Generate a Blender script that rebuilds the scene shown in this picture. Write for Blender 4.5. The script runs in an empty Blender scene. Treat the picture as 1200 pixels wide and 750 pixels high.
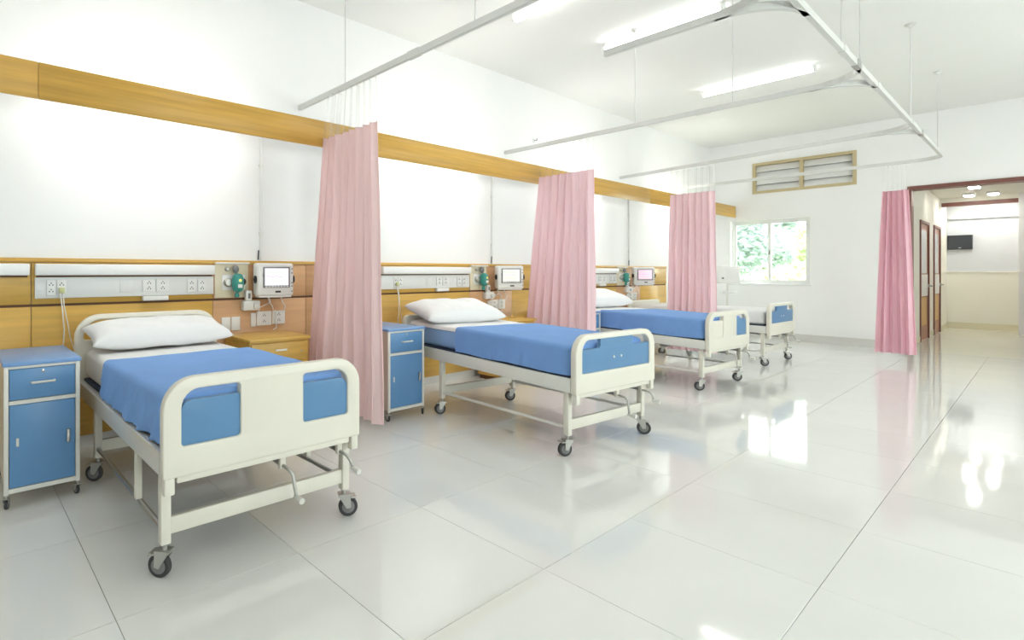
import bpy, bmesh, math, random
from mathutils import Vector, Matrix, noise

random.seed(7)
scene = bpy.context.scene
C = scene.collection
PI = math.pi
R = math.radians

# ------------------------------------------------------------------ camera
cam_d = bpy.data.cameras.new('camera')
cam = bpy.data.objects.new('camera', cam_d)
C.objects.link(cam)
cam.location = (0, 0, 1.27)
cam.rotation_euler = (R(90), 0, R(51.97 - 90))
cam_d.sensor_fit = 'HORIZONTAL'
cam_d.sensor_width = 36.0
cam_d.lens = 36.0 * 624.0 / 1200.0
cam_d.shift_x = (600.0 - 434.0) / 1200.0
cam_d.shift_y = -(375.0 - 318.5) / 1200.0
cam_d.clip_start = 0.05
cam_d.clip_end = 200
scene.camera = cam

# ------------------------------------------------------------------ world, exposure
world = bpy.data.worlds.new('sky')
scene.world = world
world.use_nodes = True
bg = world.node_tree.nodes['Background']
bg.inputs[0].default_value = (0.985, 0.99, 1.0, 1)
bg.inputs[1].default_value = 6.0
scene.view_settings.view_transform = 'Standard'
scene.view_settings.look = 'None'
scene.view_settings.gamma = 1.0
scene.view_settings.use_curve_mapping = False
scene.view_settings.exposure = 0.95
TUBE = 10.0      # radiance of the ceiling tubes
COVE = 26.0      # radiance of the tubes behind the wooden fascia

# ------------------------------------------------------------------ materials
def lin(r, g, b):
    def f(v):
        v /= 255.0
        return v / 12.92 if v <= 0.04045 else ((v + 0.055) / 1.055) ** 2.4
    return (f(r), f(g), f(b), 1.0)

def pmat(name, rgb, rough=0.5, metal=0.0, var=0.0, scale=8.0, bump=0.0, bscale=60.0, spec=0.5, coat=0.0, stretch=None, objvar=0.0):
    m = bpy.data.materials.new(name)
    m.use_nodes = True
    nt = m.node_tree
    p = nt.nodes['Principled BSDF']
    col = lin(*rgb)
    p.inputs['Base Color'].default_value = col
    p.inputs['Roughness'].default_value = rough
    p.inputs['Metallic'].default_value = metal
    p.inputs['Specular IOR Level'].default_value = spec
    p.inputs['Coat Weight'].default_value = coat
    p.inputs['Coat Roughness'].default_value = 0.06
    tc = nt.nodes.new('ShaderNodeTexCoord')
    mp = nt.nodes.new('ShaderNodeMapping')
    nt.links.new(tc.outputs['Object'], mp.inputs['Vector'])
    if stretch:
        mp.inputs['Scale'].default_value = stretch
    last = None
    if var > 0:
        n = nt.nodes.new('ShaderNodeTexNoise')
        n.inputs['Scale'].default_value = scale
        n.inputs['Detail'].default_value = 4
        nt.links.new(mp.outputs[0], n.inputs['Vector'])
        rp = nt.nodes.new('ShaderNodeMapRange')
        rp.inputs['From Min'].default_value = 0.25
        rp.inputs['From Max'].default_value = 0.75
        rp.inputs['To Min'].default_value = 1 - var
        rp.inputs['To Max'].default_value = 1 + var
        nt.links.new(n.outputs['Fac'], rp.inputs['Value'])
        mx = nt.nodes.new('ShaderNodeVectorMath')
        mx.operation = 'SCALE'
        mx.inputs[0].default_value = col[:3]
        nt.links.new(rp.outputs[0], mx.inputs['Scale'])
        last = mx.outputs[0]
    if objvar > 0:
        oi = nt.nodes.new('ShaderNodeObjectInfo')
        r2 = nt.nodes.new('ShaderNodeMapRange')
        r2.inputs['To Min'].default_value = 1 - objvar
        r2.inputs['To Max'].default_value = 1 + objvar
        nt.links.new(oi.outputs['Random'], r2.inputs['Value'])
        m2 = nt.nodes.new('ShaderNodeVectorMath')
        m2.operation = 'SCALE'
        m2.inputs[0].default_value = col[:3]
        if last:
            nt.links.new(last, m2.inputs[0])
        nt.links.new(r2.outputs[0], m2.inputs['Scale'])
        last = m2.outputs[0]
    if last:
        nt.links.new(last, p.inputs['Base Color'])
    if bump > 0:
        n = nt.nodes.new('ShaderNodeTexNoise')
        n.inputs['Scale'].default_value = bscale
        n.inputs['Detail'].default_value = 3
        nt.links.new(mp.outputs[0], n.inputs['Vector'])
        b = nt.nodes.new('ShaderNodeBump')
        b.inputs['Strength'].default_value = bump
        b.inputs['Distance'].default_value = 0.01
        nt.links.new(n.outputs['Fac'], b.inputs['Height'])
        nt.links.new(b.outputs[0], p.inputs['Normal'])
    return m

def emat(name, rgb, strength):
    m = bpy.data.materials.new(name)
    m.use_nodes = True
    nt = m.node_tree
    nt.nodes.clear()
    e = nt.nodes.new('ShaderNodeEmission')
    e.inputs[0].default_value = lin(*rgb)
    e.inputs[1].default_value = strength
    o = nt.nodes.new('ShaderNodeOutputMaterial')
    nt.links.new(e.outputs[0], o.inputs[0])
    return m

def glass_mat(name, tint=(245, 250, 248), gloss=0.08):
    m = bpy.data.materials.new(name)
    m.use_nodes = True
    nt = m.node_tree
    nt.nodes.clear()
    t = nt.nodes.new('ShaderNodeBsdfTransparent')
    t.inputs[0].default_value = lin(*tint)
    g = nt.nodes.new('ShaderNodeBsdfGlossy')
    g.inputs['Roughness'].default_value = 0.02
    mx = nt.nodes.new('ShaderNodeMixShader')
    mx.inputs[0].default_value = gloss
    o = nt.nodes.new('ShaderNodeOutputMaterial')
    nt.links.new(t.outputs[0], mx.inputs[1])
    nt.links.new(g.outputs[0], mx.inputs[2])
    nt.links.new(mx.outputs[0], o.inputs[0])
    return m

def cloth_mat(name, rgb, trans=0.35, var=0.05, clear=0.0):
    m = bpy.data.materials.new(name)
    m.use_nodes = True
    nt = m.node_tree
    nt.nodes.clear()
    d = nt.nodes.new('ShaderNodeBsdfDiffuse')
    t = nt.nodes.new('ShaderNodeBsdfTranslucent')
    tc = nt.nodes.new('ShaderNodeTexCoord')
    mp = nt.nodes.new('ShaderNodeMapping')
    mp.inputs['Scale'].default_value = (10, 10, 0.6)
    n = nt.nodes.new('ShaderNodeTexNoise')
    n.inputs['Scale'].default_value = 3.0
    nt.links.new(tc.outputs['Object'], mp.inputs[0])
    nt.links.new(mp.outputs[0], n.inputs['Vector'])
    rp = nt.nodes.new('ShaderNodeMapRange')
    rp.inputs['From Min'].default_value = 0.3
    rp.inputs['From Max'].default_value = 0.7
    rp.inputs['To Min'].default_value = 1 - var
    rp.inputs['To Max'].default_value = 1 + var
    nt.links.new(n.outputs['Fac'], rp.inputs['Value'])
    vm = nt.nodes.new('ShaderNodeVectorMath')
    vm.operation = 'SCALE'
    vm.inputs[0].default_value = lin(*rgb)[:3]
    nt.links.new(rp.outputs[0], vm.inputs['Scale'])
    nt.links.new(vm.outputs[0], d.inputs[0])
    nt.links.new(vm.outputs[0], t.inputs[0])
    mx = nt.nodes.new('ShaderNodeMixShader')
    mx.inputs[0].default_value = trans
    nt.links.new(d.outputs[0], mx.inputs[1])
    nt.links.new(t.outputs[0], mx.inputs[2])
    o = nt.nodes.new('ShaderNodeOutputMaterial')
    out = mx.outputs[0]
    if clear > 0:
        tr = nt.nodes.new('ShaderNodeBsdfTransparent')
        m3 = nt.nodes.new('ShaderNodeMixShader')
        m3.inputs[0].default_value = clear
        nt.links.new(out, m3.inputs[1])
        nt.links.new(tr.outputs[0], m3.inputs[2])
        out = m3.outputs[0]
    nt.links.new(out, o.inputs[0])
    return m

M = {}
M['wall'] = pmat('wall_paint', (246, 246, 245), 0.75, var=0.01, scale=2)
M['ceiling'] = pmat('ceiling_paint', (239, 239, 236), 0.9, var=0.01, scale=1.5)
M['grout'] = pmat('grout', (202, 202, 196), 0.8)
M['tile'] = pmat('floor_tile', (232, 232, 229), 0.06, var=0.02, scale=2.5, objvar=0.012, spec=0.6)
M['hall_tile'] = pmat('hall_floor', (238, 236, 226), 0.07, var=0.02, scale=2.0, spec=0.6)
M['skirting'] = pmat('skirting', (218, 216, 212), 0.3)
M['wood'] = pmat('yellow_laminate', (214, 172, 86), 0.38, var=0.13, scale=3.0, stretch=(0.6, 6, 9), objvar=0.05)
M['wood_dark'] = pmat('beam_laminate', (206, 161, 74), 0.38, var=0.14, scale=3.0, stretch=(0.5, 6, 12), objvar=0.05)
M['peach'] = pmat('peach_panel', (206, 160, 116), 0.38, var=0.08, scale=3.0, stretch=(0.6, 6, 9), objvar=0.03)  # peach tone for the wall panels beside the curtains
M['groove'] = pmat('groove', (104, 72, 52), 0.7)
M['white_plastic'] = pmat('white_plastic', (236, 236, 233), 0.35)
M['trunk_grey'] = pmat('pale_grey_enamel', (231, 232, 230), 0.4)
M['trunk_rail'] = pmat('pale_rail', (242, 242, 240), 0.3)
M['cream'] = pmat('cream_enamel', (231, 227, 214), 0.32, var=0.015, scale=3)
M['cream_light'] = pmat('light_enamel', (228, 227, 220), 0.35)
M['beige_side'] = pmat('beige_enamel', (214, 205, 190), 0.4)
M['blue_panel'] = pmat('blue_laminate', (93, 139, 182), 0.35, var=0.04, scale=3)
M['blue_door'] = pmat('blue_enamel', (100, 149, 197), 0.35, var=0.05, scale=2.5)
M['blue_top'] = pmat('blue_top', (122, 162, 214), 0.3, var=0.03, scale=3)
M['rail_grey'] = pmat('pale_grey_steel', (214, 214, 211), 0.3, metal=0.25)
M['steel'] = pmat('steel', (178, 178, 176), 0.28, metal=1.0)
M['dull_steel'] = pmat('dull_steel', (190, 189, 184), 0.42, metal=0.8)
M['alu'] = pmat('white_aluminium', (216, 216, 213), 0.4)
M['rubber'] = pmat('rubber', (62, 62, 64), 0.55)
M['hub'] = pmat('hub_plastic', (128, 128, 128), 0.45)
M['black'] = pmat('black_plastic', (40, 42, 46), 0.4)
M['sheet'] = pmat('white_sheet', (240, 240, 241), 0.85, bump=0.25, bscale=7)
M['pillow'] = pmat('pillow_cotton', (242, 242, 243), 0.85, bump=0.2, bscale=9)
M['blue_sheet'] = pmat('blue_cotton', (122, 166, 228), 0.8, var=0.05, scale=4, bump=0.25, bscale=8)
M['light_blue_sheet'] = pmat('light_blue_cotton', (146, 184, 232), 0.8, var=0.05, scale=4, bump=0.2, bscale=8)
M['dark_base'] = pmat('dark_mattress_base', (60, 70, 92), 0.8)
M['pink'] = cloth_mat('pink_curtain', (252, 223, 229), 0.30, 0.04)
M['rose'] = cloth_mat('rose_curtain', (250, 210, 221), 0.30, 0.04)
M['lit_pink'] = cloth_mat('lit_pink_curtain', (253, 227, 226), 0.30, 0.04)  # paler copy of pink, strong light on the nearest curtain put into its colour
M['net'] = cloth_mat('white_net', (246, 246, 246), 0.5, 0.02, clear=0.90)
M['glass'] = glass_mat('window_glass')
M['frame_white'] = pmat('window_frame', (232, 232, 232), 0.4)
M['vent_frame'] = pmat('tan_frame', (196, 180, 140), 0.45)
M['louvre'] = pmat('louvre_blade', (236, 236, 234), 0.35)
M['screen_grey'] = pmat('vent_mesh', (196, 198, 198), 0.8)
M['brown'] = pmat('brown_timber', (124, 78, 68), 0.4, var=0.08, scale=4, stretch=(4, 4, 0.5))
M['door_wood'] = pmat('door_timber', (170, 118, 92), 0.4, var=0.08, scale=4, stretch=(4, 4, 0.5))
M['door_gold'] = pmat('door_veneer', (214, 172, 98), 0.4, var=0.06, scale=4, stretch=(4, 4, 0.5))
M['frosted'] = pmat('frosted_glass', (226, 230, 232), 0.25)
M['hall_wall'] = pmat('hall_wall', (240, 238, 226), 0.6)
M['hall_grey'] = pmat('hall_blue_grey', (214, 217, 222), 0.6)
M['hall_cream'] = pmat('hall_dado', (240, 239, 226), 0.5)
M['hall_skirt'] = pmat('hall_skirting', (224, 217, 190), 0.4)
M['tube'] = emat('tube_glow', (255, 255, 252), TUBE)
M['cove'] = emat('cove_tube_glow', (255, 252, 246), COVE)
M['hall_lamp'] = emat('hall_lamp_glow', (255, 253, 247), 24.0)
M['beige_plate'] = pmat('beige_plate', (226, 216, 188), 0.35)
M['teal'] = pmat('teal_plastic', (62, 150, 140), 0.3)
M['clear'] = glass_mat('clear_plastic', (225, 232, 232), 0.18)
M['leaf_a'] = cloth_mat('leaf_pale', (200, 211, 172), 0.4, 0.12)
M['leaf_b'] = cloth_mat('leaf_grey', (164, 180, 174), 0.4, 0.12)
M['bark'] = pmat('bark', (120, 108, 92), 0.9)
M['grass'] = pmat('grass', (150, 175, 96), 0.9, var=0.2, scale=3)

def screen_mat(name, bgc, wave_cols):
    m = bpy.data.materials.new(name)
    m.use_nodes = True
    nt = m.node_tree
    p = nt.nodes['Principled BSDF']
    p.inputs['Base Color'].default_value = lin(30, 30, 34)
    p.inputs['Roughness'].default_value = 0.15
    p.inputs['Emission Color'].default_value = lin(*bgc)
    p.inputs['Emission Strength'].default_value = 0.75
    return m
M['screen'] = screen_mat('monitor_screen', (222, 216, 228), None)
M['screen_b'] = screen_mat('monitor_screen_pale', (214, 216, 208), None)
M['screen_c'] = screen_mat('monitor_screen_pink', (222, 190, 204), None)
M['tv_screen'] = pmat('tv_screen', (62, 66, 72), 0.12)
M['wave_green'] = emat('wave_green', (120, 170, 120), 0.9)
M['wave_violet'] = emat('wave_violet', (150, 120, 180), 0.9)
M['wave_yellow'] = emat('wave_yellow', (200, 190, 110), 0.9)

# ------------------------------------------------------------------ mesh helpers
def nbm():
    return bmesh.new()

def add_box(bm, x0, x1, y0, y1, z0, z1, bevel=0.0, seg=2):
    vs = [bm.verts.new(v) for v in ((x0, y0, z0), (x1, y0, z0), (x1, y1, z0), (x0, y1, z0), (x0, y0, z1), (x1, y0, z1), (x1, y1, z1), (x0, y1, z1))]
    fs = [bm.faces.new([vs[i] for i in f]) for f in ((3, 2, 1, 0), (4, 5, 6, 7), (0, 1, 5, 4), (1, 2, 6, 5), (2, 3, 7, 6), (3, 0, 4, 7))]
    if bevel > 0:
        es = set()
        for f in fs:
            es.update(f.edges)
        bmesh.ops.bevel(bm, geom=list(es), offset=bevel, segments=seg, affect='EDGES', profile=0.5, clamp_overlap=True)
    return bm

def add_tube(bm, pts, r, n=8, caps=True):
    pts = [Vector(p) for p in pts]
    rings = []
    prev = None
    for i, p in enumerate(pts):
        if i == 0:
            d = pts[1] - p
        elif i == len(pts) - 1:
            d = p - pts[i - 1]
        else:
            d = (pts[i + 1] - p).normalized() + (p - pts[i - 1]).normalized()
        d.normalize()
        if prev is None:
            up = Vector((0, 0, 1)) if abs(d.z) < 0.95 else Vector((1, 0, 0))
            s = d.cross(up).normalized()
        else:
            s = (prev - d * prev.dot(d)).normalized()
        prev = s
        t = d.cross(s)
        rr = r[i] if isinstance(r, (list, tuple)) else r
        rings.append([bm.verts.new(p + s * (rr * math.cos(2 * PI * k / n)) + t * (rr * math.sin(2 * PI * k / n))) for k in range(n)])
    for a, b in zip(rings, rings[1:]):
        for k in range(n):
            bm.faces.new((a[k], a[(k + 1) % n], b[(k + 1) % n], b[k]))
    if caps:
        bm.faces.new(rings[0][::-1])
        bm.faces.new(rings[-1])
    return bm

def add_bar(bm, pts, w, h):
    """flat rectangular bar swept along a horizontal path (w sideways, h vertical)"""
    pts = [Vector(p) for p in pts]
    rings = []
    for i, p in enumerate(pts):
        if i == 0:
            d = pts[1] - p
        elif i == len(pts) - 1:
            d = p - pts[i - 1]
        else:
            d = (pts[i + 1] - p).normalized() + (p - pts[i - 1]).normalized()
        d.z = 0
        d.normalize()
        s = Vector((d.y, -d.x, 0))
        rings.append([bm.verts.new(p + s * a + Vector((0, 0, b))) for a, b in ((-w / 2, -h / 2), (w / 2, -h / 2), (w / 2, h / 2), (-w / 2, h / 2))])
    for a, b in zip(rings, rings[1:]):
        for k in range(4):
            bm.faces.new((a[k], a[(k + 1) % 4], b[(k + 1) % 4], b[k]))
    bm.faces.new(rings[0][::-1])
    bm.faces.new(rings[-1])
    return bm

def add_lathe(bm, prof, n=20, center=(0, 0, 0), axis='Z'):
    """profile [(radius, height)] turned about an axis"""
    c = Vector(center)
    rings = []
    for r, h in prof:
        ring = []
        for k in range(n):
            a = 2 * PI * k / n
            u, v = r * math.cos(a), r * math.sin(a)
            if axis == 'Z':
                q = Vector((u, v, h))
            elif axis == 'Y':
                q = Vector((u, h, v))
            else:
                q = Vector((h, u, v))
            ring.append(bm.verts.new(c + q))
        rings.append(ring)
    for a, b in zip(rings, rings[1:]):
        for k in range(n):
            bm.faces.new((a[k], a[(k + 1) % n], b[(k + 1) % n], b[k]))
    bm.faces.new(rings[0][::-1])
    bm.faces.new(rings[-1])
    return bm

def obj(name, bm, mat, parent=None, smooth=False, loc=None, rot=None, angle=None):
    if isinstance(bm, bpy.types.Mesh):
        me = bm
    else:
        bmesh.ops.recalc_face_normals(bm, faces=bm.faces[:])
        me = bpy.data.meshes.new(name)
        bm.to_mesh(me)
        bm.free()
    if not me.materials:
        me.materials.append(M[mat] if isinstance(mat, str) else mat)
    if smooth:
        for p in me.polygons:
            p.use_smooth = True
        if angle:
            me.set_sharp_from_angle(angle=R(angle))
    o = bpy.data.objects.new(name, me)
    C.objects.link(o)
    if parent:
        o.parent = parent
    if loc:
        o.location = loc
    if rot:
        o.rotation_euler = rot
    return o

def tag(o, label=None, cat=None, group=None, kind=None):
    if label:
        o['label'] = label
    if cat:
        o['category'] = cat
    if group:
        o['group'] = group
    if kind:
        o['kind'] = kind
    return o

def thing(name, label, cat, loc=(0, 0, 0), rotz=0.0, group=None):
    o = bpy.data.objects.new(name, None)
    o.empty_display_size = 0.1
    C.objects.link(o)
    o.location = loc
    o.rotation_euler = (0, 0, rotz)
    return tag(o, label, cat, group)

def struct(name, bm, mat, **k):
    o = obj(name, bm, mat, **k)
    o['kind'] = 'structure'
    return o

def box(name, mat, b, parent=None, bevel=0.0, smooth=False, seg=2):
    bm = nbm()
    add_box(bm, *b, bevel=bevel, seg=seg)
    return obj(name, bm, mat, parent, smooth=smooth or bevel > 0, angle=50)

def tube(name, mat, pts, r, parent=None, n=8):
    bm = nbm()
    add_tube(bm, pts, r, n)
    return obj(name, bm, mat, parent, smooth=True, angle=50)

def lathe(name, mat, prof, center=(0, 0, 0), axis='Z', parent=None, n=20):
    bm = nbm()
    add_lathe(bm, prof, n, center, axis)
    return obj(name, bm, mat, parent, smooth=True, angle=40)

def rrect(x0, x1, z0, z1, r, n=6):
    """rounded rectangle outline; r = (bl, br, tr, tl)"""
    if not isinstance(r, (tuple, list)):
        r = (r,) * 4
    out = []
    for (cx, cz, a0, rr) in ((x0 + r[0], z0 + r[0], PI, r[0]), (x1 - r[1], z0 + r[1], 1.5 * PI, r[1]), (x1 - r[2], z1 - r[2], 0, r[2]), (x0 + r[3], z1 - r[3], 0.5 * PI, r[3])):
        if rr <= 1e-6:
            out.append((cx, cz))
            continue
        for k in range(n + 1):
            a = a0 + 0.5 * PI * k / n
            out.append((cx + rr * math.cos(a), cz + rr * math.sin(a)))
    return out

def plate_mesh(name, outer, holes, t, bevel):
    """upright plate in the XZ plane (facing -Y) with holes, thickness t and rounded rims"""
    cu = bpy.data.curves.new(name, 'CURVE')
    cu.dimensions = '2D'
    cu.fill_mode = 'BOTH'
    cu.extrude = max(t / 2 - bevel, 0.0005)
    cu.bevel_depth = bevel
    cu.bevel_resolution = 2
    cu.offset = -bevel
    for poly in [outer] + holes:
        s = cu.splines.new('POLY')
        s.points.add(len(poly) - 1)
        for pt, (x, z) in zip(s.points, poly):
            pt.co = (x, z, 0, 1)
        s.use_cyclic_u = True
    tmp = bpy.data.objects.new(name, cu)
    C.objects.link(tmp)
    dg = bpy.context.evaluated_depsgraph_get()
    me = bpy.data.meshes.new_from_object(tmp.evaluated_get(dg))
    bpy.data.objects.remove(tmp)
    bpy.data.curves.remove(cu)
    me.transform(Matrix.Rotation(R(90), 4, 'X'))
    me.materials.clear()
    bm = nbm()
    bm.from_mesh(me)
    bmesh.ops.remove_doubles(bm, verts=bm.verts[:], dist=0.0002)
    bpy.data.meshes.remove(me)
    return bm

# ------------------------------------------------------------------ room shell
XF, W = 12.2, 4.33           # far wall, head wall
XB, YR = -2.6, -3.4          # back wall, right wall
ZC = 3.8

def shell(name, boxes, mat):
    bm = nbm()
    for b in boxes:
        add_box(bm, *b)
    return struct(name, bm, mat)

floor = shell('floor', [(XB - 0.2, XF, YR - 0.2, W + 0.2, -0.2, -0.012)], 'grout')
PX = 0.76
bm = nbm()
g = 0.0011
add_box(bm, g, PX - g, g, PX - g, -0.012, 0.0, bevel=0.0007, seg=1)
tile0 = obj('tile', bm, 'tile', floor)
tile_mesh = tile0.data
xs = [0.465 + PX * k for k in range(-4, 16)]
ys = [0.575 + PX * k for k in range(-5, 5)]
cut_meshes = {}
first = True
for x in xs:
    for y in ys:
        x1, y1 = min(x + PX, XF), min(y + PX, W)
        if x1 - x < 0.02 or y1 - y < 0.02:
            continue
        if x1 - x > PX - 1e-4 and y1 - y > PX - 1e-4:
            me = tile_mesh
        else:
            key = (round(x1 - x, 3), round(y1 - y, 3))
            if key not in cut_meshes:
                bm = nbm()
                add_box(bm, g, x1 - x - g, g, y1 - y - g, -0.012, 0.0, bevel=0.0007, seg=1)
                cut_meshes[key] = bpy.data.meshes.new('tile')
                bmesh.ops.recalc_face_normals(bm, faces=bm.faces[:])
                bm.to_mesh(cut_meshes[key])
                bm.free()
                cut_meshes[key].materials.append(M['tile'])
            me = cut_meshes[key]
        if first and me is tile_mesh:
            t = tile0
            first = False
        else:
            t = bpy.data.objects.new('tile', me)
            C.objects.link(t)
            t.parent = floor
        t.location = (x, y, 0)

shell('ceiling', [(XB - 0.2, XF + 0.2, YR - 0.2, W + 0.2, ZC, ZC + 0.15)], 'ceiling')
wall_left = shell('wall_left', [(XB - 0.2, XF + 0.2, W, W + 0.2, -0.2, ZC)], 'wall')
FILL_WINDOWS = [(0.2, 2.6), (4.2, 6.6), (8.2, 10.6)]          # unseen windows added behind the viewer to brighten the ceiling and room
RZ0, RZ1 = 1.0, 2.5
wb = [(XB - 0.2, XF + 0.2, YR - 0.2, YR, -0.2, RZ0), (XB - 0.2, XF + 0.2, YR - 0.2, YR, RZ1, ZC)]
ex = [XB - 0.2] + [v for w_ in FILL_WINDOWS for v in w_] + [XF + 0.2]
for a, b in zip(ex[::2], ex[1::2]):
    wb.append((a, b, YR - 0.2, YR, RZ0, RZ1))
shell('wall_right', wb, 'wall')
for n_, (a, b) in enumerate(FILL_WINDOWS):
    bm = nbm()
    fw = 0.05
    for q in ((a, b, RZ0, RZ0 + fw), (a, b, RZ1 - fw, RZ1), (a, a + fw, RZ0 + fw, RZ1 - fw), (b - fw, b, RZ0 + fw, RZ1 - fw), ((a + b) / 2 - 0.03, (a + b) / 2 + 0.03, RZ0 + fw, RZ1 - fw)):
        add_box(bm, q[0], q[1], YR - 0.13, YR - 0.07, q[2], q[3])
    wd = struct('window_%d' % (n_ + 3), bm, 'frame_white')  # added window out of view, lets in fill daylight
    for c, d in ((a + fw, (a + b) / 2 - 0.03), ((a + b) / 2 + 0.03, b - fw)):
        obj('pane', add_box(nbm(), c, d, YR - 0.102, YR - 0.098, RZ0 + fw, RZ1 - fw), 'glass', wd)
    ld = bpy.data.lights.new('window_portal', 'AREA')
    ld.shape = 'RECTANGLE'
    ld.size, ld.size_y = b - a, RZ1 - RZ0
    ld.cycles.is_portal = True
    lo = bpy.data.objects.new('window_portal', ld)
    C.objects.link(lo)
    lo.parent = wd
    lo.location = ((a + b) / 2, YR - 0.19, (RZ0 + RZ1) / 2)
    lo.rotation_euler = (R(90), 0, 0)
shell('wall_back', [(XB - 0.2, XB, YR, W, -0.2, ZC)], 'wall')
# far wall with window, louvre and doorway openings
WY0, WY1, WZ0, WZ1 = 2.69, 3.94, 1.04, 2.265
VY0, VY1, VZ0, VZ1 = 2.055, 3.566, 2.77, 3.36
DY0, DY1, DZ = -1.1, 1.44, 2.65
T = 0.2
shell('wall_far', [
    (XF, XF + T, WY1, W, -0.2, VZ0), (XF, XF + T, DY1, WY0, -0.2, VZ0), (XF, XF + T, WY0, WY1, -0.2, WZ0), (XF, XF + T, WY0, WY1, WZ1, VZ0),
    (XF, XF + T, VY1, W, VZ0, ZC), (XF, XF + T, DY1, VY0, VZ0, ZC), (XF, XF + T, VY0, VY1, VZ1, ZC),
    (XF, XF + T, DY0, DY1, DZ, ZC), (XF, XF + T, YR, DY0, -0.2, ZC)], 'wall')
shell('baseboard_far', [(XF - 0.012, XF, DY1 + 0.03, W - 0.013, 0, 0.13)], 'skirting')
shell('baseboard_left', [(XB, XF - 0.012, W - 0.013, W, 0, 0.085)], 'skirting')

# ---- wooden wall panelling behind the beds (parts of the left wall)
def wpanel(x0, x1, z0, z1, mat):
    return box('wood_panel', mat, (x0 + 0.002, x1 - 0.002, W - 0.022, W, z0, z1), wall_left, bevel=0.002, seg=1)
seams = [XB, -0.8, 0.417, 1.70, 2.60, 3.45, 4.88, 5.70, 7.0, 8.39, 9.2, 10.2]
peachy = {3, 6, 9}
for i, (a, b) in enumerate(zip(seams, seams[1:])):
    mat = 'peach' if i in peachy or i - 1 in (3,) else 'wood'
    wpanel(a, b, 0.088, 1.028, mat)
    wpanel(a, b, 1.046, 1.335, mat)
box('groove_strip', 'groove', (XB, 10.2, W - 0.008, W, 1.028, 1.046), wall_left)
box('panel_cap', 'wood_dark', (XB, 10.2, W - 0.03, W, 1.337, 1.366), wall_left, bevel=0.003)

# ---- long wooden fascia that hides the bed lights
YB = 3.85
fascia = struct('trim_1', add_box(nbm(), XB, XF - 0.002, YB + 0.02, YB + 0.045, 2.36, 2.545), 'white_plastic')
fseams = [XB, 0.41, 2.63, 5.66, 8.55, XF - 0.002]
for a, b in zip(fseams, fseams[1:]):
    box('fascia_board', 'wood_dark', (a + 0.001, b - 0.001, YB, YB + 0.02, 2.34, 2.565), fascia, bevel=0.002, seg=1)
for x in (0.2, 2.25, 3.0, 5.2, 6.1, 8.1, 9.1, 11.6):
    bm = nbm()
    add_box(bm, x - 0.015, x + 0.015, YB + 0.045, W - 0.001, 2.52, 2.545)
    obj('bracket', bm, 'white_plastic', fascia)

# ---- window in the far wall
win = struct('window_1', add_box(nbm(), XF - 0.015, XF + 0.0, WY0 - 0.03, WY1 + 0.03, WZ0 - 0.03, WZ0), 'frame_white')
bm = nbm()
f = 0.035
for b in ((WY0, WY1, WZ0, WZ0 + f), (WY0, WY1, WZ1 - f, WZ1), (WY0, WY0 + f, WZ0 + f, WZ1 - f), (WY1 - f, WY1, WZ0 + f, WZ1 - f)):
    add_box(bm, XF + 0.07, XF + 0.13, *b)
obj('window_frame', bm, 'frame_white', win)
ym = (WY0 + WY1) / 2 - 0.0
for k, (a, b) in enumerate(((WY0 + f, ym + 0.025), (ym - 0.025, WY1 - f))):
    bm = nbm()
    xx = XF + 0.075 + 0.026 * k
    s = 0.04
    for q in ((a, b, WZ0 + f, WZ0 + f + s), (a, b, WZ1 - f - s, WZ1 - f), (a, a + s, WZ0 + f + s, WZ1 - f - s), (b - s, b, WZ0 + f + s, WZ1 - f - s)):
        add_box(bm, xx, xx + 0.022, *q)
    sash = obj('sash', bm, 'frame_white', win)
    obj('pane', add_box(nbm(), xx + 0.009, xx + 0.013, a + s, b - s, WZ0 + f + s, WZ1 - f - s), 'glass', sash)
box('latch', 'hub', (XF + 0.062, XF + 0.074, ym - 0.012, ym + 0.012, 1.60, 1.68), win, bevel=0.003)

# ---- louvre vent above the window
vent = struct('window_2', add_box(nbm(), XF + 0.15, XF + 0.16, VY0, VY1, VZ0, VZ1), 'screen_grey')
bm = nbm()
f = 0.05
for b in ((VY0, VY1, VZ0, VZ0 + f), (VY0, VY1, VZ1 - f, VZ1), (VY0, VY0 + f, VZ0 + f, VZ1 - f), (VY1 - f, VY1, VZ0 + f, VZ1 - f)):
    add_box(bm, XF - 0.02, XF + 0.10, *b)
obj('vent_frame', bm, 'vent_frame', vent)
vm_ = (VY0 + VY1) / 2
obj('mullion', add_box(nbm(), XF - 0.02, XF + 0.10, vm_ - 0.025, vm_ + 0.025, VZ0 + f, VZ1 - f), 'vent_frame', vent)
for a, b in ((VY0 + f, vm_ - 0.025), (vm_ + 0.025, VY1 - f)):
    for k in range(4):
        z = VZ0 + f + 0.06 + k * 0.122
        bm = nbm()
        add_box(bm, -0.004, 0.004, a + 0.002, b - 0.002, -0.062, 0.062)
        o = obj('slat', bm, 'louvre', vent)
        o.location = (XF + 0.05, 0, z)
        o.rotation_euler = (0, R(24), 0)

# ---- doorway frame
dw = struct('door_1', add_box(nbm(), XF - 0.03, XF + T + 0.02, DY1 - 0.05, DY1, 0, DZ - 0.06), 'brown')
obj('header', add_box(nbm(), XF - 0.03, XF + T + 0.02, DY0, DY1, DZ - 0.06, DZ), 'brown', dw)
obj('jamb', add_box(nbm(), XF - 0.03, XF + T + 0.02, DY0, DY0 + 0.05, 0, DZ - 0.06), 'brown', dw)
obj('plinth_block', add_box(nbm(), XF - 0.05, XF - 0.03, DY1 - 0.05, DY1 + 0.06, 0, 0.09), 'brown', dw)

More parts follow.
